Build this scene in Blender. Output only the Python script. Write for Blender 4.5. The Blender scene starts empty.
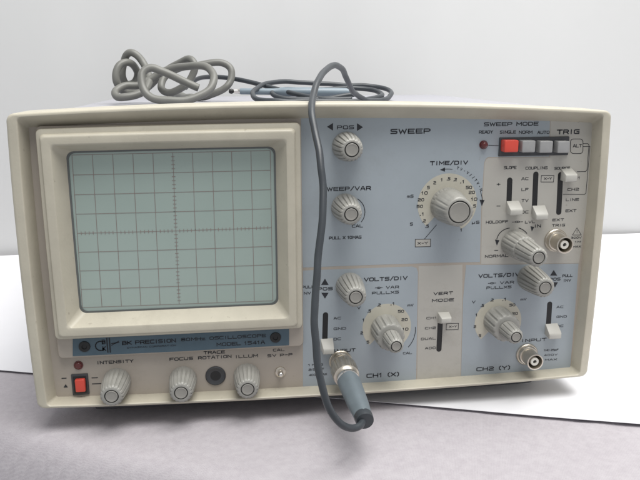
import bpy, math, random
from mathutils import Vector, Matrix, noise
random.seed(7)
S = 0.001                      # everything below is written in millimetres
SC = bpy.context.scene
COL = SC.collection

# ------------------------------------------------------------------ camera
def rodr(r):
    a = r.length; k = r/a
    return Matrix.Rotation(a, 3, k)
ROT = rodr(Vector((0.236678,-0.125473,-0.019275)))
R0 = Matrix(((1,0,0),(0,0,-1),(0,1,0)))
RC = ROT @ R0                  # rows: camera right, down, forward
CX, CY, CZ, FOC = 30.542, -348.886, 79.460, 691.089
cam = bpy.data.cameras.new('camera')
cam.sensor_fit = 'HORIZONTAL'; cam.sensor_width = 36
cam.lens = FOC*36/640; cam.clip_start = .01; cam.clip_end = 50
co = bpy.data.objects.new('camera', cam); COL.objects.link(co)
m3 = Matrix((RC[0], -RC[1], -RC[2])).transposed()
mw = m3.to_4x4(); mw.translation = Vector((CX,CY,CZ))*S
co.matrix_world = mw
SC.camera = co

# ------------------------------------------------------------------ light
w = bpy.data.worlds.new('World'); SC.world = w; w.use_nodes = True
bg = w.node_tree.nodes['Background']
bg.inputs['Color'].default_value = (0.95,0.97,1.0,1); bg.inputs['Strength'].default_value = 0.50
def area(name, loc, target, sx, sy, power, col):
    l = bpy.data.lights.new(name, 'AREA'); l.shape = 'RECTANGLE'; l.size = sx; l.size_y = sy
    l.energy = power; l.color = col
    o = bpy.data.objects.new(name, l); COL.objects.link(o)
    o.location = loc
    o.rotation_euler = (Vector(target)-Vector(loc)).to_track_quat('-Z','Y').to_euler()
    return o
area('ceiling_lamp', (0.34,-0.22,1.20), (0.12,0.0,0), 1.3, .75, 27, (1,.985,.95))
SC.view_settings.view_transform = 'Standard'; SC.view_settings.look = 'None'
SC.view_settings.exposure = 0.0; SC.view_settings.gamma = 1
SC.render.engine = 'CYCLES'

# ------------------------------------------------------------------ materials
def mat(name, col, rough=.5, metal=0, coat=0, noise_amt=0.0, noise_scale=40, bump=0, bump_scale=400, spec=.5, bdist=.0002):
    m = bpy.data.materials.new(name); m.use_nodes = True
    nt = m.node_tree; b = nt.nodes['Principled BSDF']
    b.inputs['Base Color'].default_value = (*col,1); b.inputs['Roughness'].default_value = rough
    b.inputs['Metallic'].default_value = metal; b.inputs['Coat Weight'].default_value = coat
    b.inputs['Specular IOR Level'].default_value = spec
    if noise_amt or bump:
        tc = nt.nodes.new('ShaderNodeTexCoord')
    if noise_amt:
        n = nt.nodes.new('ShaderNodeTexNoise'); n.inputs['Scale'].default_value = noise_scale; n.inputs['Detail'].default_value = 8
        n.inputs['Roughness'].default_value = .65
        nt.links.new(tc.outputs['Object'], n.inputs['Vector'])
        r = nt.nodes.new('ShaderNodeValToRGB')
        r.color_ramp.elements[0].position = .3; r.color_ramp.elements[1].position = .7
        r.color_ramp.elements[0].color = tuple(c*(1-noise_amt) for c in col)+(1,)
        r.color_ramp.elements[1].color = tuple(min(1,c*(1+noise_amt*.5)) for c in col)+(1,)
        nt.links.new(n.outputs['Fac'], r.inputs['Fac']); nt.links.new(r.outputs['Color'], b.inputs['Base Color'])
        mr = nt.nodes.new('ShaderNodeMapRange'); mr.inputs['To Min'].default_value = max(.02,rough-.08); mr.inputs['To Max'].default_value = min(1,rough+.1)
        nt.links.new(n.outputs['Fac'], mr.inputs['Value']); nt.links.new(mr.outputs['Result'], b.inputs['Roughness'])
    if bump:
        n2 = nt.nodes.new('ShaderNodeTexNoise'); n2.inputs['Scale'].default_value = bump_scale; n2.inputs['Detail'].default_value = 4
        nt.links.new(tc.outputs['Object'], n2.inputs['Vector'])
        bn = nt.nodes.new('ShaderNodeBump'); bn.inputs['Strength'].default_value = bump; bn.inputs['Distance'].default_value = bdist
        nt.links.new(n2.outputs['Fac'], bn.inputs['Height']); nt.links.new(bn.outputs['Normal'], b.inputs['Normal'])
    return m
M = dict(
 cream = mat('cream_plastic',(.53,.495,.405),.42,noise_amt=.12,noise_scale=30,bump=.25,bump_scale=900),
 panel = mat('beige_panel',(.415,.37,.32),.38,noise_amt=.07,noise_scale=18,bump=.1,bump_scale=700),
 pale = mat('pale_panel',(.47,.455,.415),.38,noise_amt=.05,noise_scale=18),
 blue = mat('blue_panel',(.365,.41,.445),.36,noise_amt=.07,noise_scale=14,bump=.1,bump_scale=700),
 cover = mat('cover_paint',(.40,.40,.44),.4,noise_amt=.06,noise_scale=20,bump=.2,bump_scale=800),
 ink = mat('legend_ink',(.022,.024,.03),.5),
 inkblue = mat('plate_ink',(.012,.015,.022),.5),
 inkw = mat('pale_ink',(.5,.5,.46),.5),
 knob = mat('knob_plastic',(.33,.325,.30),.36,noise_amt=.12,noise_scale=120,bump=.15,bump_scale=900),
 cap = mat('knob_cap',(.30,.29,.265),.34,noise_amt=.08,noise_scale=120),
 groove = mat('knob_groove',(.035,.035,.033),.5),
 dial = mat('dial_plate',(.55,.525,.44),.4,noise_amt=.10,noise_scale=60),
 black = mat('black_plastic',(.012,.012,.013),.45),
 dark = mat('dark_trim',(.05,.052,.058),.4,noise_amt=.1,noise_scale=200),
 lever = mat('lever_plastic',(.50,.49,.45),.38,noise_amt=.06,noise_scale=150),
 grey = mat('button_grey',(.33,.33,.33),.35,noise_amt=.06,noise_scale=150),
 red = mat('button_red',(.66,.075,.05),.3),
 led = mat('lamp_red',(.11,.012,.012),.15,coat=.6),
 plate = mat('nameplate_blue',(.075,.12,.155),.35,noise_amt=.15,noise_scale=60),
 metal = mat('nickel',(.66,.61,.53),.36,metal=1,noise_amt=.15,noise_scale=150),
 shiny = mat('chrome',(.75,.72,.68),.12,metal=1),
 white = mat('white_insulator',(.7,.68,.62),.4),
 boot = mat('boot_rubber',(.145,.175,.195),.45,noise_amt=.12,noise_scale=80,bump=.2,bump_scale=600),
 lead = mat('dark_cable',(.045,.052,.060),.38,noise_amt=.15,noise_scale=60,bump=.1,bump_scale=500),
 cord = mat('grey_cord',(.175,.175,.16),.42,noise_amt=.14,noise_scale=60,bump=.15,bump_scale=500),
 probe = mat('probe_body',(.20,.25,.29),.35,noise_amt=.08,noise_scale=60),
 rubber = mat('rubber',(.02,.02,.02),.7),
 grat = mat('graticule_ink',(.25,.20,.185),.5),
)
def screen_mat():
    m = mat('phosphor_glass',(.19,.255,.24),.10,coat=1.0)
    nt = m.node_tree; b = nt.nodes['Principled BSDF']
    tc = nt.nodes.new('ShaderNodeTexCoord'); n = nt.nodes.new('ShaderNodeTexNoise')
    n.inputs['Scale'].default_value = 9; n.inputs['Detail'].default_value = 3
    nt.links.new(tc.outputs['Object'], n.inputs['Vector'])
    r = nt.nodes.new('ShaderNodeValToRGB'); r.color_ramp.elements[0].color = (.315,.395,.36,1); r.color_ramp.elements[1].color = (.36,.44,.405,1)
    r.color_ramp.elements[0].position=.35; r.color_ramp.elements[1].position=.65
    nt.links.new(n.outputs['Fac'], r.inputs['Fac']); nt.links.new(r.outputs['Color'], b.inputs['Base Color'])
    return m
def wear(m, amt=.25):
    nt=m.node_tree; b=nt.nodes['Principled BSDF']; src=b.inputs['Base Color'].links[0].from_socket
    tc=nt.nodes.new('ShaderNodeTexCoord'); n=nt.nodes.new('ShaderNodeTexNoise'); n.inputs['Scale'].default_value=310; n.inputs['Detail'].default_value=3
    n3=nt.nodes.new('ShaderNodeTexNoise'); n3.inputs['Scale'].default_value=22; n3.inputs['Detail'].default_value=10; n3.inputs['Roughness'].default_value=.8
    for q_ in (n,n3): nt.links.new(tc.outputs['Object'],q_.inputs['Vector'])
    r=nt.nodes.new('ShaderNodeValToRGB'); r.color_ramp.elements[0].position=.69; r.color_ramp.elements[1].position=.76
    r3=nt.nodes.new('ShaderNodeValToRGB'); r3.color_ramp.elements[0].position=.55; r3.color_ramp.elements[1].position=.8
    nt.links.new(n.outputs['Fac'],r.inputs['Fac']); nt.links.new(n3.outputs['Fac'],r3.inputs['Fac'])
    ma=nt.nodes.new('ShaderNodeMath'); ma.operation='MAXIMUM'; nt.links.new(r.outputs['Color'],ma.inputs[0]); nt.links.new(r3.outputs['Color'],ma.inputs[1])
    mu=nt.nodes.new('ShaderNodeMath'); mu.operation='MULTIPLY'; mu.inputs[1].default_value=amt; nt.links.new(ma.outputs[0],mu.inputs[0])
    mx=nt.nodes.new('ShaderNodeMix'); mx.data_type='RGBA'; nt.links.new(mu.outputs[0],mx.inputs['Factor']); nt.links.new(src,mx.inputs[6]); mx.inputs[7].default_value=(.16,.13,.09,1)
    nt.links.new(mx.outputs[2],b.inputs['Base Color'])
for k_ in ('cream','panel','pale','knob','dial'): wear(M[k_],.28)
wear(M['blue'],.16); wear(M['cord'],.2)
M['screen'] = screen_mat()
def cloth_mat():
    m = mat('tablecloth_fabric',(.46,.42,.46),.85,spec=.15)
    nt = m.node_tree; b = nt.nodes['Principled BSDF']
    tc = nt.nodes.new('ShaderNodeTexCoord')
    mp = nt.nodes.new('ShaderNodeMapping'); mp.inputs['Rotation'].default_value = (0,0,.35)
    nt.links.new(tc.outputs['Object'], mp.inputs['Vector'])
    outs = []
    for d in ('X','Y'):
        wv = nt.nodes.new('ShaderNodeTexWave'); wv.bands_direction = d; wv.inputs['Scale'].default_value = 420
        wv.inputs['Distortion'].default_value = 1.6; wv.inputs['Detail'].default_value = 3; wv.inputs['Detail Scale'].default_value = 1.2
        nt.links.new(mp.outputs['Vector'], wv.inputs['Vector']); outs.append(wv)
    mx = nt.nodes.new('ShaderNodeMath'); mx.operation = 'MAXIMUM'
    nt.links.new(outs[0].outputs['Fac'], mx.inputs[0]); nt.links.new(outs[1].outputs['Fac'], mx.inputs[1])
    n = nt.nodes.new('ShaderNodeTexNoise'); n.inputs['Scale'].default_value = 240; n.inputs['Detail'].default_value = 9; n.inputs['Roughness'].default_value = .75
    nt.links.new(mp.outputs['Vector'], n.inputs['Vector'])
    ad = nt.nodes.new('ShaderNodeMath'); ad.operation = 'MULTIPLY_ADD'; ad.inputs[1].default_value = .22
    nt.links.new(mx.outputs[0], ad.inputs[0]); nt.links.new(n.outputs['Fac'], ad.inputs[2])
    r = nt.nodes.new('ShaderNodeValToRGB'); r.color_ramp.elements[0].position = .30; r.color_ramp.elements[1].position = .80
    r.color_ramp.elements[0].color = (.375,.345,.375,1); r.color_ramp.elements[1].color = (.475,.45,.475,1)
    nt.links.new(ad.outputs[0], r.inputs['Fac']); nt.links.new(r.outputs['Color'], b.inputs['Base Color'])
    bn = nt.nodes.new('ShaderNodeBump'); bn.inputs['Strength'].default_value = .5; bn.inputs['Distance'].default_value = .0004
    nt.links.new(ad.outputs[0], bn.inputs['Height']); nt.links.new(bn.outputs['Normal'], b.inputs['Normal'])
    return m
M['cloth'] = cloth_mat()
M['paper'] = mat('white_paper',(.80,.80,.83),.75,noise_amt=.02,noise_scale=12,bump=.1,bump_scale=500,spec=.2)
M['wall'] = mat('wall_paint',(.655,.66,.66),.85,noise_amt=.03,noise_scale=3,bump=.15,bump_scale=150,spec=.2)

# ------------------------------------------------------------------ helpers
def P(px, py, y):
    """where the ray through a point of the photograph meets the upright plane at depth y (mm)"""
    d = RC.transposed() @ Vector(((px-320)/FOC, (py-240)/FOC, 1))
    t = (y-CY)/d.y
    return Vector((CX,CY,CZ)) + d*t
PY = 9.5                       # depth of the control panel
def q(px, py, y=PY):
    v = P(px,py,y); return v.x, v.z
class MB:
    def __init__(s): s.v=[]; s.f=[]
    def add(s, vs, fs):
        o=len(s.v); s.v += [Vector(a) for a in vs]; s.f += [tuple(i+o for i in f) for f in fs]
    def box(s, x0,x1,y0,y1,z0,z1, b=0):
        if b<=0:
            s.add([(x0,y0,z0),(x1,y0,z0),(x1,y1,z0),(x0,y1,z0),(x0,y0,z1),(x1,y0,z1),(x1,y1,z1),(x0,y1,z1)],
                  [(0,3,2,1),(4,5,6,7),(0,1,5,4),(1,2,6,5),(2,3,7,6),(3,0,4,7)])
        else:
            L=[rr(x0+b,x1-b,z0+b,z1-b,max(.05,b*.3),2)]
            ys=[y0]
            for a in (30,60,90):
                t=math.radians(a); k=b*(1-math.sin(t)); L.append(rr(x0+k,x1-k,z0+k,z1-k,max(.05,b*.3+b*math.sin(t)*.9),2)); ys.append(y0+b*(1-math.cos(t)))
            L.append(L[-1]); ys.append(y1)
            s.loops([[(x,y,z) for x,z in l] for l,y in zip(L,ys)], True, True)
    def loops(s, L, cap0=False, cap1=False):
        n=len(L[0]); o=len(s.v)
        for l in L: s.v += [Vector(a) for a in l]
        for i in range(len(L)-1):
            for j in range(n):
                k=(j+1)%n; s.f.append((o+i*n+j,o+(i+1)*n+j,o+(i+1)*n+k,o+i*n+k))
        if cap0: s.f.append(tuple(o+j for j in range(n)))
        if cap1: s.f.append(tuple(o+(len(L)-1)*n+j for j in reversed(range(n))))
    def lathe(s, cx,cz,prof,y0=PY,n=48,mod=None,ax=None,cap0=False,cap1=True):
        """profile of (outward distance, radius) turned about the panel normal, or about ax=(origin, direction)"""
        L=[]
        if ax:
            o_,d_=ax; d_=d_.normalized(); u=d_.cross(Vector((0,0,1))).normalized(); v=d_.cross(u)
        for i,(h,r) in enumerate(prof):
            l=[]
            for j in range(n):
                a=2*math.pi*j/n; rr_=r*(mod(i,a) if mod else 1)
                if ax: l.append(o_+d_*h+u*(rr_*math.cos(a))+v*(rr_*math.sin(a)))
                else: l.append((cx+rr_*math.cos(a), y0-h, cz+rr_*math.sin(a)))
            L.append(l)
        s.loops(L,cap0,cap1)
    def tube(s, pts, r, n=14, sub=8, taper=None, wob=None):
        c=[Vector(p) for p in pts]; out=[]
        for i in range(len(c)-1):
            a=c[max(0,i-1)];b=c[i];d=c[i+1];e=c[min(len(c)-1,i+2)]
            for k in range(sub):
                t=k/sub
                out.append(.5*((2*b)+(d-a)*t+(2*a-5*b+4*d-e)*t*t+(3*b-a-3*d+e)*t**3))
        out.append(c[-1])
        if wob: out=[p+Vector([noise.noise(p/wob[1]+Vector((7*k,3,5*k))) for k in range(3)])*wob[0] for p in out]
        nrm=None; L=[]
        for i,p in enumerate(out):
            t=(out[min(i+1,len(out)-1)]-out[max(0,i-1)]).normalized()
            if nrm is None: nrm=t.orthogonal().normalized()
            nrm=(nrm-t*nrm.dot(t)).normalized(); bb=t.cross(nrm)
            rad=r if not taper else taper(i/(len(out)-1))
            L.append([p+nrm*(rad*math.cos(2*math.pi*j/n))+bb*(rad*math.sin(2*math.pi*j/n)) for j in range(n)])
        s.loops(L,True,True)
    def prism(s, pts, y0, y1):
        """flat outline of (x,z) points between depths y0 (front) and y1"""
        n=len(pts)
        s.add([(x,y0,z) for x,z in pts]+[(x,y1,z) for x,z in pts],
              [tuple(range(n)),tuple(reversed(range(n,2*n)))]+[(i,(i+1)%n+0,(i+1)%n+n,i+n) for i in range(n)])
    def strip(s, pts, wd, y, th=.03):
        """printed line of width wd along (x,z) points"""
        for a,b in zip(pts,pts[1:]):
            a=Vector(a);b=Vector(b);d=(b-a)
            if d.length<1e-6: continue
            d.normalize(); nn=Vector((-d.y,d.x))*wd/2; a2=a-d*wd*.3; b2=b+d*wd*.3
            s.add([(p.x,y,p.y) for p in (a2+nn,a2-nn,b2-nn,b2+nn)],[(0,1,2,3)])
    def build(s, name, m, parent=None, smooth=True, angle=35, origin=None):
        import bmesh
        me=bpy.data.meshes.new(name)
        o_=origin or Vector((0,0,0))
        pm=Vector((0,0,0))
        me.from_pydata([((v-o_)*S)[:] for v in s.v],[],s.f)
        bm=bmesh.new(); bm.from_mesh(me); bmesh.ops.recalc_face_normals(bm,faces=bm.faces)
        if smooth:
            for f in bm.faces: f.smooth=True
            for e in bm.edges:
                if len(e.link_faces)==2 and e.calc_face_angle(0)>math.radians(angle): e.smooth=False
        bm.to_mesh(me); bm.free()
        me.materials.append(m)
        ob=bpy.data.objects.new(name,me); COL.objects.link(ob)
        if parent is not None:
            ob.parent=parent
            w_=Vector((0,0,0)); p_=parent
            while p_ is not None: w_+=p_.location; p_=p_.parent
            ob.location=o_*S-w_
        else: ob.location=o_*S
        return ob
def rr(x0,x1,z0,z1,r,n=5,seg=1):
    """rounded rectangle, anticlockwise (x,z) points"""
    pts=[]
    cs=[(x1-r,z1-r,0),(x0+r,z1-r,90),(x0+r,z0+r,180),(x1-r,z0+r,270)]
    for i,(cx,cz,a0) in enumerate(cs):
        for k in range(n+1):
            a=math.radians(a0+90*k/n); pts.append((cx+r*math.cos(a),cz+r*math.sin(a)))
        if seg>1:
            nx=cs[(i+1)%4]; a=math.radians(nx[2]); e=(nx[0]+r*math.cos(a),nx[1]+r*math.sin(a)); b=pts[-1]
            for k in range(1,seg): pts.append((b[0]+(e[0]-b[0])*k/seg,b[1]+(e[1]-b[1])*k/seg))
    return pts
def bow(x,z,k=1):
    """the moulded case is slightly crowned: its long edges bulge a few millimetres"""
    s=max(-1.15,min(1.15,(z+15)/80)); T=-.0002*(x-62)**2; B=.00012*(x-85)**2
    t=max(-1,min(1,(x-77.5)/154)); u=max(-1,min(1,(z+16)/78))
    return x+k*t*abs(t)*1.3*(1-u*u), z+k*(s*abs(s)*T if s>0 else s*s*B)
def empty(name, loc, label, cat, group=None):
    o=bpy.data.objects.new(name,None); COL.objects.link(o); o.location=Vector(loc)*S
    o.empty_display_size=.02; o['label']=label; o['category']=cat
    if group: o['group']=group
    return o
def struct(o): o['kind']='structure'; return o

# ------------------------------------------------------------------ the setting
TZ=-106.
def grid(nx,ny,fx,name,m):
    b=MB()
    vs=[fx(i/nx,j/ny) for j in range(ny+1) for i in range(nx+1)]
    fs=[(j*(nx+1)+i,j*(nx+1)+i+1,(j+1)*(nx+1)+i+1,(j+1)*(nx+1)+i) for j in range(ny) for i in range(nx)]
    b.add(vs,fs); return b
def sm(a,b,x):
    t=max(0,min(1,(x-a)/(b-a))); return t*t*(3-2*t)
def table_h(x,y):
    # the table ends in front of the instrument and the cloth hangs over its edge
    d=-.4716*(x+96)-.8818*(y-1)+13+4*noise.noise(Vector((x/60,y/60,2)))          # distance beyond the edge
    Rr=15.
    h=0
    if d>0:
        dd=min(d,Rr*.93); h=-(Rr-math.sqrt(Rr*Rr-dd*dd))
        if d>dd: h-=(d-dd)*3.2
    h+=1.3*noise.noise(Vector((x/45,y/38,.3)))*(1 if y<60 else 0)*(.25+.75*sm(5,30,-y+60))*(.35 if x>120 else 1)
    h+=.8*noise.noise(Vector(((x+y*.6)/38,(y-x*.35)/11,5)))*sm(-40,-5,40-y-40+0*x if y>0 else 0)
    return h
def fx(u,v):
    x=-420+u*1150; y=-420+v*800; return (x,y,TZ-.8+min(table_h(x,y),.3 if y>-20 else 9))
cl=grid(230,160,fx,'tablecloth',M['cloth']).build('tablecloth',M['cloth'],angle=180)
struct(cl)
# wall behind
def wf(u,v):
    x=-1200+u*2700; z=TZ-500+v*2000
    fold=9*noise.noise(Vector((x/170,.7,z/2500)))+2*noise.noise(Vector((x/60,3.1,z/1800)))
    return (x,381+fold,z)
b=grid(260,30,wf,'',None)
wl=b.build('wall',M['wall'],angle=180); struct(wl)
# sheet of white paper under the instrument
NL=Vector((-175,103)); NR=Vector((460,-107)); FL=Vector((-222,374)); FR=Vector((560,376))
def pf(u,v):
    a=NL.lerp(NR,u); c=FL.lerp(FR,u); p=a.lerp(c,v)
    if u<.02: p.x-=9*math.sin(math.pi*min(1,(1-v)*2.2))*(1 if v>.55 else 1)
    near=math.exp(-v*28)
    z=TZ+.5+near*(.5+.9*sm(.35,.62,u)*(.5+.5*math.sin(u*19)))+.5*noise.noise(Vector((p.x/70,p.y/60,4)))*sm(0,.1,v)
    z+=3.5*sm(.97,1,v)
    return (p.x,p.y,max(z,TZ+.3))
pb=grid(120,60,pf,'',None)
top=list(pb.v); n=len(top); fs=list(pb.f)
pb.v+= [v-Vector((0,0,.25)) for v in top]; pb.f+=[tuple(i+n for i in reversed(f)) for f in fs]
W=121; rim=[i for i in range(W)]+[j*W+W-1 for j in range(1,61)]+[60*W+i for i in range(W-2,-1,-1)]+[j*W for j in range(59,0,-1)]
for i,a in enumerate(rim):
    c=rim[(i+1)%len(rim)]; pb.f.append((a,c,c+n,a+n))
pp=pb.build('paper_sheet',M['paper'],angle=60,origin=Vector((130,120,TZ)))
pp['label']='large white paper sheet lying flat under the oscilloscope on the cloth'; pp['category']='paper sheet'

# ------------------------------------------------------------------ oscilloscope body
def crisp(o):
    m=o.modifiers.new('weighted_normal','WEIGHTED_NORMAL'); m.keep_sharp=True; m.weight=80
    return o
OS=empty('oscilloscope',(77,150,TZ),'cream cased analog oscilloscope with blue control panel and square graticule screen','oscilloscope')
X0,X1,Z0,Z1=-75.9,230.9,-95.3,65.0
def loop(x0,x1,z0,z1,r,y,k=1):
    return [(*bow(x,z,k)[:1],y,bow(x,z,k)[1]) for x,z in rr(x0,x1,z0,z1,r,6,26)]
b=MB(); fr=[]
fr.append(loop(X0+1.2,X1-1.2,Z0+1,Z1-1.2,4,30))
fr.append(loop(X0,X1,Z0,Z1,4,26))
fr.append(loop(X0,X1,Z0,Z1,4,1.6))
for a in (30,60,90):
    t=math.radians(a); k=1.6*(1-math.cos(t)); fr.append(loop(X0+k,X1-k,Z0+k*.7,Z1-k*.8,4-k*.6,1.6*(1-math.sin(t))))
fr.append(loop(X0+4.6,X1-4.3,Z0+1.6,Z1-1.9,2.2,0))
fr.append(loop(X0+5.1,X1-4.8,Z0+1.9,Z1-2.3,2.1,.3))
fr.append(loop(X0+5.4,X1-5.0,Z0+2.1,Z1-2.8,2.0,.9))
fr.append(loop(X0+7.9,X1-5.9,Z0+2.6,Z1-8.4,1.2,PY+.3))
fr.append(loop(X0+7.9,X1-5.9,Z0+2.6,Z1-8.4,1.2,PY+3))
b.loops(fr); crisp(b.build('front_frame',M['cream'],OS))
b=MB(); cv=[]
for k,y in ((0,24),(0,298),(1.5,301)):
    cv.append([(x,y,z) for x,z in rr(-71+k,226-k,-93+k,59+k*-1,5,6,6)])
cv.append([(x,301.2,z) for x,z in rr(-66,221,-88,54,3,6,6)])
b.loops(cv,True,True); case=b.build('case',M['cover'],OS)
b=MB(); b.prism([bow(x,z) for x,z in rr(X0+5,X1-4,Z0+1.2,Z1-6,2,4,26)],PY,PY+2)
FP=b.build('front_panel',M['panel'],OS,smooth=False)
for x in (-45,200):
    for y in (38,262):
        b=MB(); b.add([],[]); 
        prof=[(0,9),(9,8.2),(12.2,7),(12.6,5)]
        b.lathe(0,0,prof,ax=(Vector((x,y,-93)),Vector((0,0,-1))),n=28); b.build('foot',M['rubber'],OS)
b=MB(); b.tube([(-48,60,-95),(-49,30,-96.5),(-48,16,-98),(-40,13.5,-98.6),(20,13,-98.6),(78,13,-98.6),(140,13,-98.6),(194,13.5,-98.6),(203,16,-98),(204,30,-96.5),(203,60,-95)],2.3,12)
b.build('tilt_stand',M['dark'],OS)

# coloured fields of the panel
def pxpoly(pts,y=PY): return [q(a,c,y) for a,c in pts]
def field(pts,m,dy,name):
    b=MB(); b.prism(pxpoly(pts),PY-dy,PY-dy+.05); return b.build(name,m,FP,smooth=False)
field([(301,112),(400,110),(480,112),(550,116),(549,156.5),(488,157),(485.5,159),(484,163),(481,210),(480,262),(430,263),(370,265),(303,267.5),(301,220)],M['blue'],.06,'blue_field')
field([(303,270.5),(370,268),(412,266.5),(416.5,268),(418,272),(416,380),(380,382),(303,386.5)],M['blue'],.06,'blue_field')
field([(466,265),(520,264.5),(578.5,263.5),(575,310),(570,369),(520,374),(461,378),(463,300)],M['blue'],.06,'blue_field')
field([(550.5,112),(598,117),(594,160),(579,263),(520,263.5),(481,264),(482,210),(484.6,163),(486,159.5),(488.5,158),(550,157.5)],M['pale'],.06,'pale_field')

field([(418.6,266.2),(462.4,264.7),(462.2,300),(460.4,378),(417,380)],M['pale'],.06,'pale_field')
# raised base plate, bezel and screen
b=MB(); L=[]
for k,y,r in ((0,PY+.5,2.5),(0,6.4,2.5),(.5,5.9,2.2)):
    L.append(loop(-64.2+k,65.9-k,-66.9+k,55.0-k,r,y,.1))
for k,y,r in ((10,5.9,2),(10,PY+.5,2)): L.append(loop(-64.2+k,65.9-k,-57+k,55.4-k,r,y,.6))
b.loops(L); crisp(b.build('screen_surround',M['panel'],OS))
b=MB(); L=[]
def bl(x0,x1,z0,z1,r,y): L.append(loop(x0,x1,z0,z1,r,y,.55))
bl(-63.6,65.3,-55.3,55,2.6,6.2); bl(-63.6,65.3,-55.3,55,2.6,3.4); bl(-63.2,64.9,-54.9,54.7,2.4,2.7)
bl(-62.4,64.0,-54.1,53.9,2.2,2.4); bl(-61.7,62.6,-53.5,52.4,2.2,2.2); bl(-61.3,62.2,-53.2,52.0,2.0,.9); bl(-60.7,61.6,-52.7,51.3,2,.2); bl(-59.9,60.8,-52.1,50.5,1.8,0)
bl(-57.2,58.6,-49.0,47.6,2.2,0); bl(-56.4,57.8,-48.2,46.9,2.4,.25); bl(-56.0,57.4,-47.8,46.4,2.6,.9)
bl(-51.2,52.6,-43.0,42.6,3.6,9.0); bl(-51.0,52.4,-42.8,42.4,3.6,9.44)
b.loops(L); crisp(b.build('screen_bezel',M['cream'],OS))
b=MB()
nx,ny=24,20
def dome(x,z): return 10.2-.0*x
pts=rr(-52.5,54,-44,43.5,4,6,10)
L=[]
for k in (1,.97,.8,.5,.2):
    L.append([(.7+(x-.7)*k, 9.35-1.1*(1-k*k), -.3+(z+.3)*k) for x,z in pts])
b.loops(L,False,True); SCN=b.build('screen',M['screen'],OS,angle=180)
b=MB(); L=[]
for k,y in ((0,9.2),(0,8.75),(.9,8.7),(.9,9.3)): L.append([(x,y,z) for x,z in [bow(*p,.55) for p in rr(-51.3+k,52.7-k,-43.1+k,42.7-k,3.6,6,26)]])
b.loops(L); b.build('gasket',mat('gasket_rubber',(.12,.13,.13),.5),SCN)
# graticule: ten by eight squares with centre ticks, printed on the face
b=MB()
c0,c1,c2,c3=[Vector(q(*p,9.4)) for p in ((72,155),(270.1,150.5),(272.8,300.6),(82.5,307.4))]
def gp(u,v):
    a=c0.lerp(c1,u); d=c3.lerp(c2,u); return tuple(a.lerp(d,v))
def gy(x,z):
    k=max(abs((x-.7)/53.2),abs((z+.3)/43.7)); return 9.35-1.1*(1-k*k)-.12
def gstrip(p0,p1,wd):
    N=20
    for i in range(N):
        a=Vector(p0).lerp(Vector(p1),i/N); c=Vector(p0).lerp(Vector(p1),(i+1)/N)
        d=(c-a).normalized(); nn=Vector((-d.y,d.x))*wd/2
        b.add([(p.x,gy(*e),p.y) for p,e in ((a+nn,a),(a-nn,a),(c-nn,c),(c+nn,c))],[(0,1,2,3)])
for i in range(11): gstrip(gp(i/10,0),gp(i/10,1),.24)
for j in range(9): gstrip(gp(0,j/8),gp(1,j/8),.24)
for i in range(51):
    x,z=gp(i/50,.5); gstrip((x,z-.9),(x,z+.9),.25)
for j in range(41):
    x,z=gp(.5,j/40); gstrip((x-.9,z),(x+.9,z),.25)
for v in (.25,.75):
    for i in range(51):
        if i%1==0:
            x,z=gp(i/50,v)
b.build('graticule',M['grat'],SCN,smooth=False)

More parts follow.
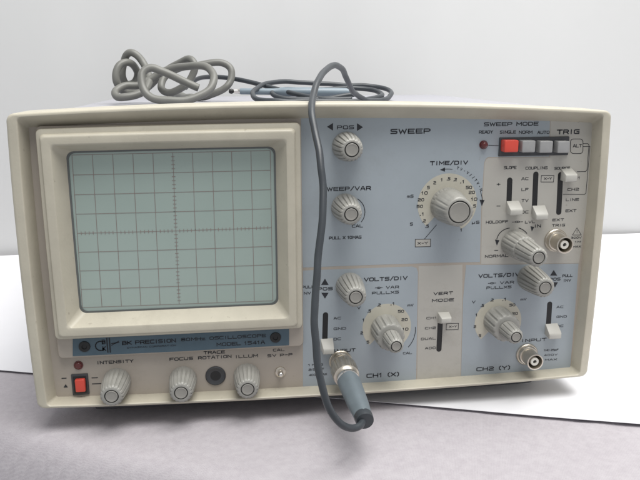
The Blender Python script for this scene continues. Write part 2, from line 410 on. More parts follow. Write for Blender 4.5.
# ------------------------------------------------------------------ lettering
# a wide square-cornered drafting alphabet, strokes on a grid four wide and six high
def sqr(x0,y0,x1,y1,c=.9): return [(x0+c,y0),(x1-c,y0),(x1,y0+c),(x1,y1-c),(x1-c,y1),(x0+c,y1),(x0,y1-c),(x0,y0+c),(x0+c,y0)]
GL={'A':[[(0,0),(1.5,6),(2.5,6),(4,0)],[(.5,2),(3.5,2)]],
'B':[[(0,0),(0,6),(3.1,6),(3.8,5.4),(3.8,3.7),(3.1,3.1),(0,3.1)],[(3.1,3.1),(4,2.5),(4,.7),(3.2,0),(0,0)]],
'C':[[(4,6),(.8,6),(0,5.2),(0,.8),(.8,0),(4,0)]],
'D':[[(0,0),(0,6),(3,6),(4,5),(4,1),(3,0),(0,0)]],'E':[[(4,6),(0,6),(0,0),(4,0)],[(0,3.1),(3.5,3.1)]],
'F':[[(4,6),(0,6),(0,0)],[(0,3),(3.5,3)]],'G':[[(4,6),(.8,6),(0,5.2),(0,.8),(.8,0),(4,0),(4,2.9),(2.3,2.9)]],
'H':[[(0,0),(0,6)],[(4,0),(4,6)],[(0,3),(4,3)]],'I':[[(2,0),(2,6)]],'J':[[(4,6),(4,.8),(3.2,0),(.8,0),(0,.8),(0,1.6)]],
'K':[[(0,0),(0,6)],[(4,6),(1,3.1),(0,3.1)],[(1,3.1),(4,0)]],'L':[[(0,6),(0,0),(4,0)]],
'M':[[(0,0),(0,6),(2.3,2),(4.6,6),(4.6,0)]],'N':[[(0,0),(0,6),(4,0),(4,6)]],'O':[sqr(0,0,4,6)],
'P':[[(0,0),(0,6),(3.2,6),(4,5.2),(4,3.4),(3.2,2.6),(0,2.6)]],'Q':[sqr(0,0,4,6),[(2.6,1.4),(4.2,-.4)]],
'R':[[(0,0),(0,6),(3.2,6),(4,5.2),(4,3.5),(3.2,2.7),(0,2.7)],[(2.6,2.7),(4,0)]],
'S':[[(4,6),(.7,6),(0,5.3),(0,3.7),(.7,3.1),(3.3,3.1),(4,2.4),(4,.7),(3.3,0),(0,0)]],
'T':[[(0,6),(4,6)],[(2,6),(2,0)]],'U':[[(0,6),(0,.8),(.8,0),(3.2,0),(4,.8),(4,6)]],'V':[[(0,6),(2,0),(4,6)]],
'W':[[(0,6),(1.2,0),(2.5,5),(3.8,0),(5,6)]],'X':[[(0,0),(4,6)],[(0,6),(4,0)]],'Y':[[(0,6),(2,3),(4,6)],[(2,3),(2,0)]],
'Z':[[(0,6),(4,6),(0,0),(4,0)]],'0':[sqr(0,0,3.6,6)],'1':[[(.9,4.9),(2,6),(2,0)]],
'2':[[(0,6),(3,6),(3.8,5.2),(3.8,3.8),(3,3.1),(.8,2.7),(0,1.9),(0,0),(3.8,0)]],
'3':[[(0,6),(3,6),(3.8,5.2),(3.8,3.8),(3,3.1),(1.3,3.1)],[(3,3.1),(3.8,2.4),(3.8,.8),(3,0),(0,0)]],
'4':[[(3,0),(3,6),(0,1.8),(4,1.8)]],'5':[[(3.8,6),(0,6),(0,3.5),(3,3.5),(3.8,2.7),(3.8,.8),(3,0),(0,0)]],
'8':[sqr(0,3.1,3.8,6,.7),sqr(0,0,3.8,3.1,.7)],'z':[[(0,4),(3.4,4),(0,0),(3.4,0)]],
'm':[[(0,0),(0,4),(3.6,4),(4.4,3.4),(4.4,0)],[(2.2,4),(2.2,0)]],'p':[[(0,-2),(0,4),(3.4,4),(3.4,0),(0,0)]],
'µ':[[(0,-2),(0,4)],[(0,.4),(.5,0),(3,0),(3.4,.5),(3.4,4)]],'Ω':[[(0,0),(1.2,0),(0,2.4),(0,5),(1,6),(3,6),(4,5),(4,2.4),(2.8,0),(4,0)]],
'/':[[(0,-.5),(2.8,6.5)]],'-':[[(0,3),(2.2,3)]],'–':[[(0,3),(3,3)]],'+':[[(0,3),(4,3)],[(2,1),(2,5)]],'.':[[(.4,0),(1,0)]],
'(':[[(1.4,6.6),(.3,5),(.3,1),(1.4,-.6)]],')':[[(0,6.6),(1.1,5),(1.1,1),(0,-.6)]],
'@':[sqr(1,1,5,5,1.3),[(2.8,3),(3.2,3)],[(-1.2,3),(.2,3)],[(5.8,3),(7.2,3)]],' ':[]}
ADV={'I':2.4,'1':2.4,'.':1.4,'-':2.2,'–':3,'/':2.8,'M':4.6,'m':4.4,'W':5,'(':1.4,')':1.4,' ':2,'@':7}
def word(txt, x0, x1, z, h, y, bold=0.0, target=None, rot=0):
    """adds a word to an MB: spans x0..x1, centred on z, capital height h, strokes with mitred joints"""
    segs=[]; X=0
    for ch in txt:
        x_off=X-(1.4 if ch=='1' or ch=='I' else 0)*.6
        for pl in GL.get(ch,[]): segs.append([(x_off+a,c) for a,c in pl])
        X+=ADV.get(ch,4)+1.45
    if not segs: return
    ax=min(a for p in segs for a,_ in p); bx=max(a for p in segs for a,_ in p)
    wd=h*(.17+bold*2.0); 
    sx=(x1-x0-wd)/max(.01,bx-ax) if bx-ax>.5 else 1; sz=(h-wd)/6; sz=max(sz,.0)
    cx=(x0+x1)/2
    def T(a,c):
        u=(a-(ax+bx)/2)*sx; v=(c-3)*sz
        if rot: u,v=u*math.cos(rot)-v*math.sin(rot),u*math.sin(rot)+v*math.cos(rot)
        return Vector((cx+u,z+v))
    for pl in segs:
        p=[T(*a) for a in pl]; closed=(p[0]-p[-1]).length<1e-6
        if closed: p=p[:-1]
        n=len(p); off=[]
        for i in range(n):
            d0=(p[i]-p[i-1]).normalized() if (i>0 or closed) else None
            d1=(p[(i+1)%n]-p[i]).normalized() if (i<n-1 or closed) else None
            if d0 is None: nn=Vector((-d1.y,d1.x)); e=-d1*wd*.5; k=1
            elif d1 is None: nn=Vector((-d0.y,d0.x)); e=d0*wd*.5; k=1
            else:
                t=(d0+d1); t=t.normalized() if t.length>.05 else d0; nn=Vector((-t.y,t.x)); k=1/max(.45,nn.dot(Vector((-d0.y,d0.x)))); e=Vector((0,0))
            off.append((p[i]+e+nn*wd/2*k,p[i]+e-nn*wd/2*k))
        vs=[]
        for l,r in off: vs+=[(l.x,y,l.y),(r.x,y,r.y)]
        m=n if closed else n-1
        target.add(vs,[(2*i,2*i+1,2*((i+1)%n)+1,2*((i+1)%n)) for i in range(m)])
def legend(lines, parent=None, m=None, y=PY-.16, name='lettering'):
    """lines of (text, left px, right px, y px, cap height mm, bold)"""
    b=MB()
    for t in lines:
        s,xa,xb,yy,h=t[:5]; bo=t[5] if len(t)>5 else .012
        a=P(xa,yy,y); c=P(xb,yy,y)
        # baseline leans with the photograph's slight tilt only through the panel plane
        word(s,a.x,c.x,(a.z+c.z)/2,h,y,bo,b)
    return b.build(name,m or M['ink'],parent or FP,smooth=False)
def shape(polys, parent=None, m=None, y=PY-.16, name='arrow_mark'):
    for p in polys:
        b=MB(); pts=[q(*a,y) for a in p]; b.add([(x,y,z) for x,z in pts],[tuple(range(len(pts)))])
        b.build(name,m or M['ink'],parent or FP,smooth=False)
def lines(ls, wd=.35, parent=None, m=None, y=PY-.16, name='printed_line'):
    for l in ls:
        b=MB(); b.strip([q(*a,y) for a in l],wd,y); b.build(name,m or M['ink'],parent or FP,smooth=False)
def arc(cx,cy,rx,ry,a0,a1,n=14):
    return [(cx+rx*math.cos(math.radians(a0+(a1-a0)*i/n)),cy-ry*math.sin(math.radians(a0+(a1-a0)*i/n))) for i in range(n+1)]

legend([('POS',337,354,127.3,2.0,.02)]); shape([[(327,126.8),(333,123),(333,130.6)],[(363,127.2),(357,123.2),(357,131)]])
legend([('SWEEP',390.5,430.5,131.2,2.7,.03)])
legend([('SWEEP MODE',484,538.5,124,2.1,.025)])
legend([('READY',479,493,132,1.7)]); legend([('SINGLE',500,516,132,1.7)]); legend([('NORM',519,532.5,132.2,1.7)]); legend([('AUTO',537.5,549.5,132.4,1.7)])
legend([('TRIG',557,579.5,131.8,2.6,.03)])
legend([('TIME/DIV',430,468,162.9,2.2,.03)])
legend([('SWEEP/VAR',321,371,188.7,2.2,.02)]); legend([('CAL',352,363,226,1.6)]); legend([('PULL X 10MAG',329,361.5,237.6,1.7,.02)])
lines([arc(348,212,17,16,55,-38,10)],.35)
legend([('mS',407,413.5,196.3,1.7)]); legend([('S',410,413,224,1.7)]); legend([('µS',472,479.5,222.3,1.6)])
# time base arc with TV-V / TV-H along it
def arc_text(txt,cx,cy,r,a0,a1,h):
    b=MB(); n=len(txt)
    for i,ch in enumerate(txt):
        a=a0+(a1-a0)*(i+.5)/n
        if ch==' ': continue
        px=cx+r*math.cos(math.radians(a)); py=cy-r*math.sin(math.radians(a)); p=P(px,py,PY-.16)
        wd=h*.75 if ch not in '-/1' else h*.4
        word(ch,p.x-wd/2,p.x+wd/2,p.z,h,PY-.16,.01,b,math.radians(a-90))
    return b.build('lettering',M['ink'],FP,smooth=False)
arc_text('TV-V//TV-H',447.5,202.5,36,76,18,1.5)
lines([arc(447.5,203,34.5,34,97,82,4),arc(447.5,203,35,34.5,20,2,5)],.3)
shape([[(440,169.8),(445,167.5),(445,171.6)],[(481.9,206),(479.6,199.8),(484.6,200)]])
field([(415.3,239.4),(430.6,239.1),(430.4,246.6),(415.2,246.9)],M['pale'],.1,'label_patch'); legend([('X-Y',417.5,428,243.2,1.5)]); lines([[(415.3,239.4),(430.6,239.1),(430.4,246.6),(415.2,246.9),(415.3,239.4)]],.3); lines([[(424.5,239),(436.5,225)]],.3)
legend([('SLOPE',504,516.5,167.6,1.6)]); legend([('COUPLING',525.5,547.5,168,1.6)]); legend([('SOURCE',554.5,570,168.2,1.6)])
legend([('+',496.8,500.4,184.3,1.7,.03)]); lines([[(496.8,206),(500.2,206)]],.35)
for t,yy in (('AC',178.7),('LF',189.5),('TV',200.5),('DC',212)): legend([(t,521.5,528.5,yy,1.6)])
legend([('X-Y',544,552,178.6,1.4)]); lines([[(541.5,175.5),(554,175.5),(553.5,182),(541,182),(541.5,175.5)]],.3)
legend([('CH1',569,579.5,178,1.5)]); legend([('CH2',567.5,579,189.3,1.5)]); legend([('LINE',566,579,199.6,1.5)]); legend([('EXT',565.5,576.5,210.7,1.5)])
legend([('EXT',552.5,564,219.8,1.5),('TRIG',552,565,225.2,1.5)])
legend([('ALT',573,582,145.8,1.7)])
def rrpx(x0,x1,y0,y1,r):
    p=rr(x0,x1,y0,y1,r,4); return p+[p[0]]
lines([rrpx(570.5,583,139,153.5,3)],.3)
lines([[(583,143.6),(587.8,143.6),(589,145),(587,170),(585.5,171.5),(577,171.7)],[(583,146.6),(590,146.4),(586,193),(584.5,194.4),(563,194.4)]],.28)
lines([[(488.5,145.3),(499,145.7)]],.3)
legend([('HOLDOFF',486,508,221.9,1.6)]); legend([('@',512,523,221.9,1.5)]); legend([('LVL',525,535,222,1.5)]); legend([('IN',535,541,226,1.8,.03)]); 
legend([('NORMAL',485,508.5,256,1.6)]); lines([[(494.6,250.4),(498,250.3)]],.35)
lines([arc(511,242,14.5,14,168,96,10),arc(513,242,17,15,70,35,6)],.4)
shape([[(496.9,245.5),(495,239.6),(499.4,240.3)],[(531.8,231.5),(530.6,226.2),(534.3,227)]])
lines([[(577,227.8),(572.5,235),(581.3,235),(577,227.8)],[(577,230),(577,233)]],.25)
legend([('300V',571,581.5,237.6,1.2),('1M',575,581,241.9,1.2),('MAX',573,581,246.6,1.2)])
legend([('PULL',302,314.5,287,1.6),('INV',302,311,293.2,1.6)])
legend([('POS',317.3,332.8,288.8,1.9,.02)]); shape([[(325,278.6),(321.2,284.9),(328.6,284.9)],[(325,298.6),(321.4,292.8),(328.6,292.8)]])
legend([('VOLTS/DIV',364,407.5,278.8,2.2,.025)]); legend([('@ VAR',375,399,287.4,1.6),('PULLX5',372,399,292.6,1.6)])
for t,yy in (('AC',318.2),('GND',328.6),('DC',339)): legend([(t,333.6,341 if t!='GND' else 346,yy,1.5)])
legend([('INPUT',334.5,355.5,350.4,1.9,.02)])
legend([('mV',407.5,413.5,305.2,1.5)]); legend([('V',357.4,360.5,308,1.6)]); legend([('CAL',403,412,353,1.4)])
lines([arc(387.5,329,28,27,4,-42,10)],.35)
legend([('1MΩ',308,323,364.8,1.3),('25pF',308.5,324,369.4,1.3),('400V MAX',309,327,374.6,1.3)])
legend([('CH1 (X)',366.5,399,375,2.6,.02)])
legend([('VERT',433.5,453,293.3,1.8,.02),('MODE',432,454,300.2,1.8,.02)])
for t,yy,a in (('CH1',318,426.5),('CH2',328,425),('DUAL',338.7,421),('ADD',348,425)): legend([(t,a,436,yy,1.4)])
legend([('X-Y',449,457,326.6,1.2)]); lines([[(446.5,323.6),(458.5,323.3),(458.2,329.6),(446.2,329.9),(446.5,323.6)]],.28)
legend([('VOLTS/DIV',478.5,519.5,275.3,2.2,.025)]); legend([('@ VAR',488,514,282.8,1.6),('PULLX5',486.5,511.5,287.4,1.6)])
legend([('mV',520.5,526.5,299.3,1.4)]); legend([('V',472,475.5,302,1.6)])
legend([('POS',549.5,560.5,279.2,1.7,.02)]); shape([[(553.8,270),(550.2,275.6),(557.2,275.6)],[(555,287.4),(551.9,282.3),(558,282.3)]])
legend([('PULL',562.5,572.5,275.7,1.6),('INV',564,571,280.4,1.6)])
for t,yy in (('AC',307),('GND',316.6),('DC',326)): legend([(t,556.6,563.4 if t!='GND' else 566.8,yy,1.4)])
legend([('INPUT',522.5,546.5,340,1.9,.02)])
legend([('1MΩ 25pF',544,558.5,350,1.25),('400V',544,557.5,354.9,1.25),('MAX',545,557,359.6,1.25)])
legend([('CH2 (Y)',476.5,510,368.4,2.5,.02)])
for t,a,c,yy in (('INTENSITY',97.5,133.5,361.9),('FOCUS',169.5,193,358.9),('TRACE',203.5,225,352.4),('ROTATION',198,231.5,357.2),('ILLUM',236,258,356.2)): legend([(t,a,c,yy,1.8,.015)])
legend([('CAL',273,284.5,350,1.6),('5V P–P',267.5,292.5,355.2,1.6)])
lines([[(61.8,378.4),(66.2,378.2)],[(91.8,377.9),(97.6,377.7)],[(92.2,383.9),(101,383.5)]],.45)
shape([[(63.5,387.6),(65.6,384.2),(67.9,387.4)]])

# ------------------------------------------------------------------ nameplate
b=MB(); NY=5.55
pl=[q(*a,NY) for a in ((72.8,338.2),(180,333.6),(289,328.2),(289,345.2),(180,351.4),(72.8,356.2))]
b.prism([pl[i] for i in range(6)],NY,NY+.6); NP=b.build('name_plate',M['plate'],OS,smooth=False)
legend([('BK PRECISION',122,176,341.8,2.3,.03),('DYNASCAN CORPORATION',127,176,346.6,.9,.01)],NP,M['inkblue'],NY-.1)
legend([('80MHz OSCILLOSCOPE',181,266,337.6,1.9,.02),('MODEL 1541A',216.5,265,343.4,2.1,.02)],NP,M['inkblue'],NY-.1)
b=MB()      # maker's mark: ring, B over K between bars
for r_ in (2.6,):
    c=P(100.5,346,NY-.1)
    b.strip([(c.x+r_*math.cos(t/16*math.pi*2),c.z+r_*math.sin(t/16*math.pi*2)) for t in range(3,15)],.6,NY-.1)
c=P(103.8,345.5,NY-.1); word('B',c.x-.9,c.x+1,c.z+2.0,2.6,NY-.1,.03,b); word('K',c.x-.9,c.x+1,c.z-1.8,2.6,NY-.1,.03,b)
for px in (107.3,109.8): c=P(px,345.3,NY-.1); b.strip([(c.x,c.z-4),(c.x,c.z+4)],.7,NY-.1)
c=P(114,343.5,NY-.1); b.strip([(c.x-1.3,c.z),(c.x+2.6,c.z+.4)],.5,NY-.1); b.strip([(c.x-1.3,c.z-1),(c.x+2.6,c.z+1.2)],.4,NY-.1)
b.build('emblem',M['inkblue'],NP,smooth=False)
for px,py in ((84.5,346.5),(275.5,337.4)):
    b=MB(); x,z=q(px,py,NY); b.lathe(x,z,[(0,3.0),(.5,2.9),(.7,2.5),(.7,1.4),(.2,1.2)],NY,32); b.build('screw',M['black'],NP)

# ------------------------------------------------------------------ knobs
def knob(px,py,L,rb,rf,rc,y0=PY,parent=OS,nfl=18,depth=.11,name='knob',skirt=None,m='knob'):
    """px,py: centre of the front cap in the photograph; L: length; rb/rf: radius at base/front; rc cap radius"""
    v=P(px,py,y0-L); x,z=v.x,v.z
    b=MB(); s=L-1.6
    prof=[(0,rb),(.8,rb)]; md=[0,0]
    if skirt: prof=[(0,skirt),(1.2,skirt),(1.8,skirt-.5),(2.2,rb+.3)]; md=[0,0,0,.3]
    K=9; h0=prof[-1][0]+.3
    for i in range(K):
        t=i/(K-1); bulge=math.sin(math.pi*t)*.25
        prof.append((h0+(s-h0)*t, rb+(rf-rb)*t+bulge)); md.append(min(1,.35+t*3) if t<1 else .9)
    prof += [(L-.8,rf-.35),(L-.25,rf-.95),(L,max(rf-1.5,rc+.85)),(L,rc+.6),(L-.8,rc+.5)]; md += [.6,.2,0,0,0]
    def mod(i,a):
        c=math.cos(nfl*a); return 1-depth*md[i]*max(0,(-c-.35)/.65)**.5 if -c>.35 else 1
    b.lathe(x,z,prof,y0,nfl*10,mod,cap1=True)
    k=b.build(name,M[m],parent,angle=50)
    b=MB(); b.lathe(x,z,[(L-.7,rc+.56),(L-.55,rc+.5)],y0,36); b.build('groove',M['groove'],k)
    b=MB(); b.lathe(x,z,[(L-.7,rc),(L-.1,rc),(L+.08,rc-.25),(L-.05,rc-.6),(L-.12,rc*.5)],y0,40); 
    b.build('cap',M['cap'],k)
    return k,(x,z)
knob(352,149.8,17.5,7.6,5.9,3.2)
knob(351.3,214.5,19,7.6,5.8,3.1)
knob(355.9,297.4,20,7.7,5.8,3.1)
knob(545.4,288,20,7.6,5.7,3.0)
knob(111.4,396.6,19,7.5,6.0,3.1)
knob(181,393.2,17.5,7.5,6.0,3.1)
knob(247.6,389.6,17.5,7.4,5.9,3.1)
# dual concentric holdoff / trigger level knob
v=P(539.4,258.2,PY-33); x,z=v.x,v.z
def outer_on(k,x,z,L0,L1,rb,rf,rc,name='front_knob',nfl=14):
    b=MB(); prof=[(L0,rb*.96),(L0+.3,rb)]; md=[0,.6]
    for i in range(7):
        t=i/6; prof.append((L0+.6+(L1-1.6-L0-.6)*t, rb+(rf-rb)*t)); md.append(1 if t<1 else .9)
    prof += [(L1-.8,rf-.35),(L1-.25,rf-.9),(L1,max(rf-1.3,rc+.7)),(L1,rc+.6),(L1-.8,rc+.5)]; md += [.6,.2,0,0,0]
    def mod(i,a):
        c=math.cos(nfl*a); return 1-.115*md[i]*max(0,(-c-.35)/.65)**.5 if -c>.35 else 1
    b.lathe(x,z,prof,PY,nfl*10,mod); o=b.build(name,M['knob'],k,angle=50)
    b=MB(); b.lathe(x,z,[(L1-.7,rc+.56),(L1-.55,rc+.5)],PY,36); b.build('groove',M['groove'],k)
    b=MB(); b.lathe(x,z,[(L1-.7,rc),(L1-.1,rc),(L1+.08,rc-.25),(L1-.05,rc-.6)],PY,40); b.build('cap',M['cap'],k)
def rear(x,z,L,rb,rf,nfl=18,skirt=None,depth=.06):
    b=MB(); prof=[(0,rb),(.6,rb)] if not skirt else [(0,skirt),(1,skirt),(1.6,skirt-.6),(1.9,rb+.2)]; md=[0]*len(prof)
    h0=prof[-1][0]+.3
    for i in range(8):
        t=i/7; prof.append((h0+(L-1.4-h0)*t,rb+(rf-rb)*t)); md.append(min(1,.4+3*t))
    prof+=[(L-.6,rf-.3),(L-.15,rf-.8),(L,rf-1.6),(L,1)]; md+=[.6,.2,0,0]
    def mod(i,a):
        c=math.cos(nfl*a); return 1-depth*md[i]*max(0,(-c-.35)/.65)**.5 if -c>.35 else 1
    b.lathe(x,z,prof,PY,nfl*8,mod); return b.build('knob',M['knob'],OS,angle=50)
k=rear(x,z,15.5,7.6,7.0); outer_on(k,x,z,15.9,32.5,6.3,5.2,2.8)
# timebase dial
def dial(cx,cz,r,parent,nums,gap=None):
    b=MB(); a=[math.radians(-60+286*i/60) for i in range(61)]
    pts=[(cx+r*math.cos(t),cz+r*math.sin(t)) for t in a]+[(cx+r*.4*math.cos(t),cz+r*.4*math.sin(t)) for t in reversed(a)]
    b.prism(pts,PY-.13,PY-.06); b.build('dial',M['dial'],parent)
    b=MB()
    for t,px,py in nums:
        p=P(px,py,PY-.2); wd={'1':.8}.get(t,1.5 if len(t)==1 else (2.0 if t[0]=='.' else 3.5)); word(t,p.x-wd/2,p.x+wd/2,p.z,1.75,PY-.2,.02,b)
    b.build('numerals',M['ink'],parent,smooth=False)
v=P(459.3,212,PY-20); x,z=v.x,v.z
k=rear(x,z,4,9.7,9.4,24,None,.03)
dcx,dcz=q(447.3,203.3)
dial(x*.25+dcx*.75,z*.25+dcz*.75,16.6,k,[('50',419.8,206.4),('20',421,199.8),('10',424.6,193),('5',428.5,187.5),('2',434.8,182.8),('1',441.5,179.8),('.5',448.6,178.7),('.2',455.2,179.6),('.1',462,181.7),('50',469,187.4),('20',471.8,192.4),('10',474.2,199.2),('5',474.6,206),('.1',421.6,214),('.2',424,220.8),('.5',427,226.2),('1',461,230)])
b=MB()
prof=[(4,9.3),(5,9.5),(9,9.1),(13,8.6),(16.5,8.1),(18.6,7.8),(19.6,7.3),(20.2,6.5),(20.2,5.95),(19.5,5.9)]
md=[0,.2,.8,1,1,.8,.3,0,0,0]
def modt(i,a):
    # broad flat finger facets
    c=math.cos(20*a); side=max(0,math.cos(a-math.radians(200)))
    sq=1+.045*math.cos(4*a)*md[i]
    return sq*(1-.05*md[i]*max(0,-c)*(1 if math.sin(a)<.55 else .15))
b.lathe(x,z,prof,PY,200,modt); b.build('grip',M['knob'],k,angle=50)
b=MB(); b.lathe(x,z,[(19.55,5.9),(19.6,5.7)],PY,48); b.build('groove',M['groove'],k)
b=MB(); b.lathe(x,z,[(19.5,5.3),(20.2,5.3),(20.4,5.0),(20.3,4.6)],PY,48); b.build('cap',M['cap'],k)
# attenuator knobs
def attenuator(pcx,pcy,dpx,dpy,nums):
    L=27; v=P(pcx,pcy,PY-L); x,z=v.x,v.z
    k=rear(x,z,14.5,8.4,8.0,14,None,.10); dx,dz=q(dpx,dpy)
    dial(dx,dz,13.9,k,nums); outer_on(k,x,z,14.9,L,4.9,4.3,2.4,nfl=12)
attenuator(396.4,346.6,386.8,327.2,[('.2',379,305),('.1',392.3,303.8),('.5',369.2,311),('1',363.2,320),('2',361.8,333),('5',368,342),('50',401,311.3),('20',404.6,319.6),('10',405.4,329.2)])
attenuator(516.4,337.3,498,322,[('.2',492,300),('.1',504,299.4),('.5',482.4,305.5),('1',476.3,315),('2',475,326.6),('5',480,335.6),('50',512.4,305),('20',515,313.5)])

# ------------------------------------------------------------------ slide switches
def slide(x0,y0,x1,y1,back,front,out=6.0,wd=3.0):
    """slot from (x0,y0) to (x1,y1); lever: back = (left,right,top) where it leaves the panel,
    front = (left,right,top,bottom) of its end face; the upper face slopes down towards the viewer"""
    a=Vector(q(x0,y0)); c=Vector(q(x1,y1)); b=MB(); r=wd/2
    d=(a-c).normalized(); n=Vector((d.y,-d.x)); pts=[]
    for k_ in range(9):
        t=math.pi*k_/8; pts.append(tuple(a-d*r+n*r*math.cos(t)+d*r*math.sin(t)))
    for k_ in range(9):
        t=math.pi*k_/8; pts.append(tuple(c+d*r-n*r*math.cos(t)-d*r*math.sin(t)))
    b.prism(pts,PY-.14,PY-.07); s=b.build('slide_switch',M['black'],OS,smooth=False)
    A=P(back[0],back[2],PY); B=P(back[1],back[2],PY); F0=P(front[0],front[2],PY-out); F1=P(front[1],front[3],PY-out)
    b=MB(); L=[]
    for t in (-.02,.15,.9,.97,1.0):
        k=.0 if t<.95 else (.25 if t<.99 else .55)
        x0_=A.x+(F0.x-A.x)*t+k; x1_=B.x+(F1.x-B.x)*t-k; zt=A.z+(F0.z-A.z)*t-k; zb=(A.z-6.5)+(F1.z-A.z+6.5)*t+k
        L.append([(X,PY-out*t,Z) for X,Z in rr(x0_,x1_,zb,zt,.3,3)])
    b.loops(L,False,True); b.build('lever',M['lever'],s,angle=40)
slide(509.8,177.5,508.6,212,(506.5,519,201),(510.6,523,210,215.5))
slide(535.9,171.5,534,216,(532.3,545,205.5),(536.5,548.5,215,220))
slide(560.6,172,558.6,214.8,(561,572,168.5),(566,577.5,175,182))
slide(325.6,312.2,324.5,350,(320.5,333,338.7),(323.5,334.2,350,354.6))
slide(440.6,314,438.8,351.6,(437.8,449,312.3),(441.6,451.8,318.6,323.2))
slide(549.8,301.5,547.8,334,(545.4,557.6,323.7),(549.5,561.6,334.8,339))

# ------------------------------------------------------------------ push buttons, lamps, power switch
b=MB(); a=P(500,137.6,PY-1.2); c=P(568.2,155.2,PY-1.2)
b.box(a.x,c.x,PY-1.2,PY+.5,c.z,a.z,.3); PBK=b.build('push_button_bank',M['dark'],OS,angle=40)
for i,(xa,xb,ya,yb) in enumerate(((505,518.3,140.4,152.2),(522.8,535.2,140.8,152.4),(540.4,552.6,141.2,152.8),(558.4,569.6,141.4,153))):
    a=P(xa,ya,PY-6.4); c=P(xb,yb,PY-6.4); b=MB(); b.box(a.x,c.x,PY-6.4,PY,c.z,a.z,.55)
    o=b.build('push_button',M['red' if i==0 else 'grey'],PBK,angle=40)
    if i==0: o['label']='red push button'
def lamp(px,py,r,out,m='led'):
    v=P(px,py,PY-out*.5); b=MB(); x,z=v.x,v.z
    b.lathe(x,z,[(0,r+.5),(.5,r+.4),(.5,r),(out*.5,r),(out*.75,r*.86),(out*.93,r*.55),(out,r*.15)],PY,36); return b.build('indicator_lamp',M[m],OS,angle=45)
lamp(484.4,145,1.9,2.8); lamp(78.2,365.8,2.0,1.6)
b=MB(); a=P(70.8,374.8,PY-.9); c=P(89.4,394.6,PY-.9); b.box(a.x,c.x,PY-.9,PY+.3,c.z,a.z,.3); PW=b.build('power_switch',M['dark'],OS,angle=40)
b=MB(); a=P(72.6,376.6,PY-.95); c=P(87.6,392.8,PY-.95); b.box(a.x,c.x,PY-1.0,PY-.5,c.z,a.z,.1); b.build('socket',M['black'],PW)
b=MB(); a=P(74.4,380.2,PY-3.0); c=P(85.6,392,PY-3.0); b.box(a.x,c.x,PY-3.0,PY,c.z,a.z,.5); b.build('button',M['red'],PW,angle=40)
# trace rotation socket, calibration terminal
x,z=q(215.6,375.6); b=MB(); b.lathe(x,z,[(0,5.6),(.7,5.5),(1.0,5.0),(.8,4.5),(.3,3.6),(.25,2.9)],PY,48,cap1=False); t=b.build('trimmer_socket',M['dark'],OS)
b=MB(); b.lathe(x,z,[(.25,2.95),(.2,2.0),(.12,.2)],PY,32); b.build('hole',M['black'],t)
x,z=q(280.3,371.7); b=MB(); b.lathe(x,z,[(0,3.1),(.8,3.0),(1.1,2.5),(1.1,2.0)],PY,32); t=b.build('terminal',M['metal'],OS)
b=MB(); b.lathe(x,z,[(1,1.6),(4,1.6),(4.8,1.2),(5.2,.5)],PY,28); b.build('pin',M['shiny'],t)

# ------------------------------------------------------------------ coaxial connectors
def bnc(px,py,L=12,plugged=False):
    """px,py: centre of the open end"""
    v=P(px,py,PY-L); x,z=v.x,v.z; b=MB()
    b.lathe(x,z,[(0,6.6),(1.0,6.5),(1.4,6.1),(1.4,5.0)],PY,48); 
    def hexm(i,a): 
        t=(a%(math.pi/3))-math.pi/6; return .9/math.cos(t)
    b.lathe(x,z,[(1.2,5.7),(2.4,5.6),(3.1,5.2),(3.3,4.4)],PY,60,cap1=False)
    o=b.build('coaxial_socket',M['metal'],OS)
    b=MB(); b.lathe(x,z,[(2.5,4.6),(L-1,4.6),(L-.6,4.75),(L-.1,4.75),(L,4.55),(L,4.05),(L-.3,3.95),(3,3.9)],PY,40,cap1=True)
    for s_ in (-1,1): b.lathe(0,0,[(0,.9),(1.1,.9),(1.2,.6)],ax=(Vector((x,PY-L+3.2,z+s_*4.3)),Vector((0,0,s_))),n=14)
    b.build('barrel',M['metal'],o)
    if not plugged:
        b=MB(); b.lathe(x,z,[(3,3.88),(3.2,3.86),(3.2,2.4)],PY,32); b.build('cavity',M['black'],o)
        b=MB(); b.lathe(x,z,[(3.2,2.5),(L-.8,2.4),(L-.6,2.2),(L-.6,1.1),(L-3,1.0)],PY,28,cap1=False); b.build('insulator',M['white'],o)
        b=MB(); b.lathe(x,z,[(3.2,1.02),(L-1.6,1.0),(L-1.6,.5)],PY,20); b.build('contact',M['groove'],o)
    return o,(x,z)
bnc(565.3,245.2); bnc(535.4,362.3)
o,(ix,iz)=bnc(343.8,369.6,12,True)

# ------------------------------------------------------------------ probe with its lead
PRB=empty('oscilloscope_probe',(90,140,59),'dark grey probe lead coiled on the case top and plugged into the left lower socket','probe')
S0=Vector((ix,PY-7,iz)); E0=P(364.6,420,-50)
d=(E0-S0).normalized()
# keep the metal coupling square to the panel, the boot droops a little
b=MB()
def knurl(i,a): return 1+.035*(1 if math.cos(20*a)>0 else -1) if 3<=i<=6 else 1
b.lathe(0,0,[(0,5.6),(.4,6.5),(1.5,7.0),(2.2,7.0),(2.6,7.1),(5,7.1),(9,7.0),(11.5,6.9),(12.0,6.2),(13.0,5.6),(13.4,5.5)],ax=(S0,d),n=80,mod=knurl)
cp=b.build('coupling',M['metal'],PRB,angle=30)
b=MB(); b.lathe(0,0,[(13,5.1),(14,5.9),(15.2,5.9),(15.6,5.3),(16.4,5.2)],ax=(S0,d),n=40); b.build('ring',M['shiny'],PRB)
Lb=(E0-S0).length
b=MB()
def sq(i,a): return 1+.05*math.cos(4*a)
b.lathe(0,0,[(15.8,5.4),(16.4,5.9),(18,6.0),(26,5.7),(Lb-14,5.2),(Lb-6,4.6),(Lb-1.5,4.3),(Lb-.4,3.9),(Lb,3.2)],ax=(S0,d),n=48,mod=sq); b.build('boot',M['boot'],PRB)
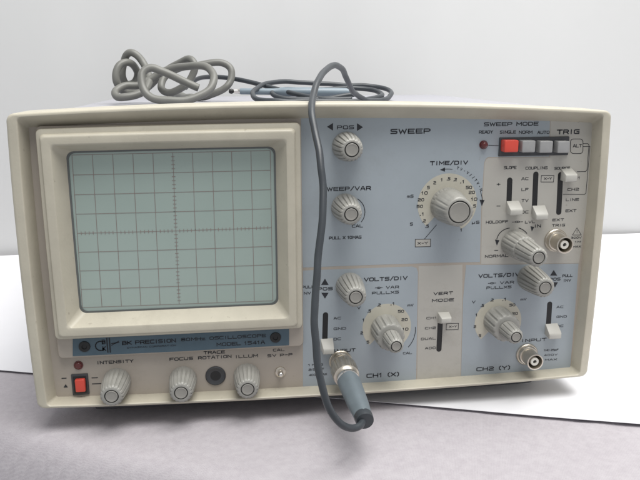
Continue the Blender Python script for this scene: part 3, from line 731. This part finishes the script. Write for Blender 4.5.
b=MB(); b.lathe(0,0,[(Lb-3.5,4.4),(Lb-3,4.6),(Lb,4.5),(Lb+1,4.3),(Lb+1.2,2)],ax=(S0,d),n=40,cap0=True); b.build('boot_clip',M['lead'],PRB)
FL_=59.3
def C(px,py,y,r=1.8):
    v=P(px,py,y)
    if y>6: v.z=max(v.z,FL_+r)
    return v
pts=[tuple(E0-d*3)]+[P(*a) for a in ((360,425.5,-54),(350,428,-58),(338,421,-61),(327,402,-62),(319,370,-60),(315,330,-56),(315.5,290,-50),(319,250,-44),(322.5,215,-38),(323,185,-32),(319.5,155,-25),(314.5,130,-16),(312,112,-8))]
pts+=[C(*a) for a in ((312.5,98,2),(317,83,14),(326,70,32),(336,65.5,50),(344,72,68),(349,85,85),(356,95,105),(370,101,125),(386,99,150),(391.5,93,170),(384,88,185),(362,86,192),(335,84.5,190),(305,82.5,188),(280,81.5,180),(262,85,165),(252.5,93,145),(258,100,128),(285,102,120),(325,102,122),(362,101,130),(382,95,150),(372,90,166),(345,88,172),(310,90,172),(285,89,166),(272,93,156),(282,98.5,146),(310,99.5,142),(340,97,142),(356,94,146),(352,92.6,152))]
b=MB(); b.tube(pts,1.75,14,8,None,(.7,14)); b.build('cable',M['lead'],PRB,angle=180)
b=MB(); b.tube([C(*a) for a in ((352,99,138),(325,99,140),(300,95,150),(275,88.5,163),(250,82,176),(232,78.5,186),(216,77,200),(200,78,225),(190,84,260),(186,88,290))],1.75,14,8); b.build('ground_lead',M['lead'],PRB,angle=180)
# slim probe body lying on the top
A=C(231,91.2,160,2.2); B=C(352,92.6,156,3.2); dd=(B-A).normalized(); Lp=(B-A).length
b=MB(); b.lathe(0,0,[(4,.9),(6,1.8),(7,2.2),(30,2.3),(34,2.5),(36,3.2),(Lp*.62,3.4),(Lp*.95,3.2),(Lp,1.8)],ax=(A,dd),n=32,cap0=True); b.build('probe_body',M['probe'],PRB)
b=MB(); b.lathe(0,0,[(1.5,.8),(2.2,1.5),(5,1.6),(6.6,2.0)],ax=(A,dd),n=24,cap0=True); b.build('probe_sleeve',M['shiny'],PRB)
b=MB(); b.lathe(0,0,[(-1.6,.6),(-1.2,1.5),(.3,1.9),(1.4,1.5),(2,.8)],ax=(A,dd),n=24,cap0=True); b.build('probe_tip',M['black'],PRB)

# ------------------------------------------------------------------ thick grey mains cord heaped on the case top
R_=2.55
cp=((199,87.5,124),(192,84.5,124),(180,80,124),(163,71.5,124),(150,67.5,124),(142.5,74,122),(143.5,88,118),(153,98,114),(172,101,112),(193,98.5,114),(209,90,118),(214,78,124),(208,69,132),(196,65.5,140),(178,68,146),(162,72,150),(150,79,150),(139,85,148),(126,86,146),(116.5,92,140),(119,98.5,134),(131,97,134),(144,90,140),(149,80,150),(147,70,156),(143,62,160),(137.5,55,162),(131,52.3,164),(125.5,56,166),(122,66,168),(122,77,168),(127,85,169),(134,83,172),(137,74,172),(133.5,66,166),(126.5,62.5,158),(119.5,65.5,154),(116,73,152),(117,83,152),(123,90.5,156),(134,93,165),(148,88,174),(162,75,172),(178,63.5,166),(189,59.5,160),(195.5,66,156),(191,78,154),(182,88,152),(171,93.5,154),(161,88,160),(166,77,168),(182,67,176),(202,63,180),(219,62.5,180),(230,69,178),(231.5,80,174),(224,89,172),(210,95,176),(196,97,200),(180,96,240),(170,93,285))
b=MB(); b.tube([C(*a,R_) for a in cp],R_,18,8,None,(1.5,16)); cd=b.build('power_cord',M['cord'],None,angle=180,origin=Vector((-20,150,59)))
cd['label']='thick light grey cord knotted in a heap on the left of the case top'; cd['category']='cord'
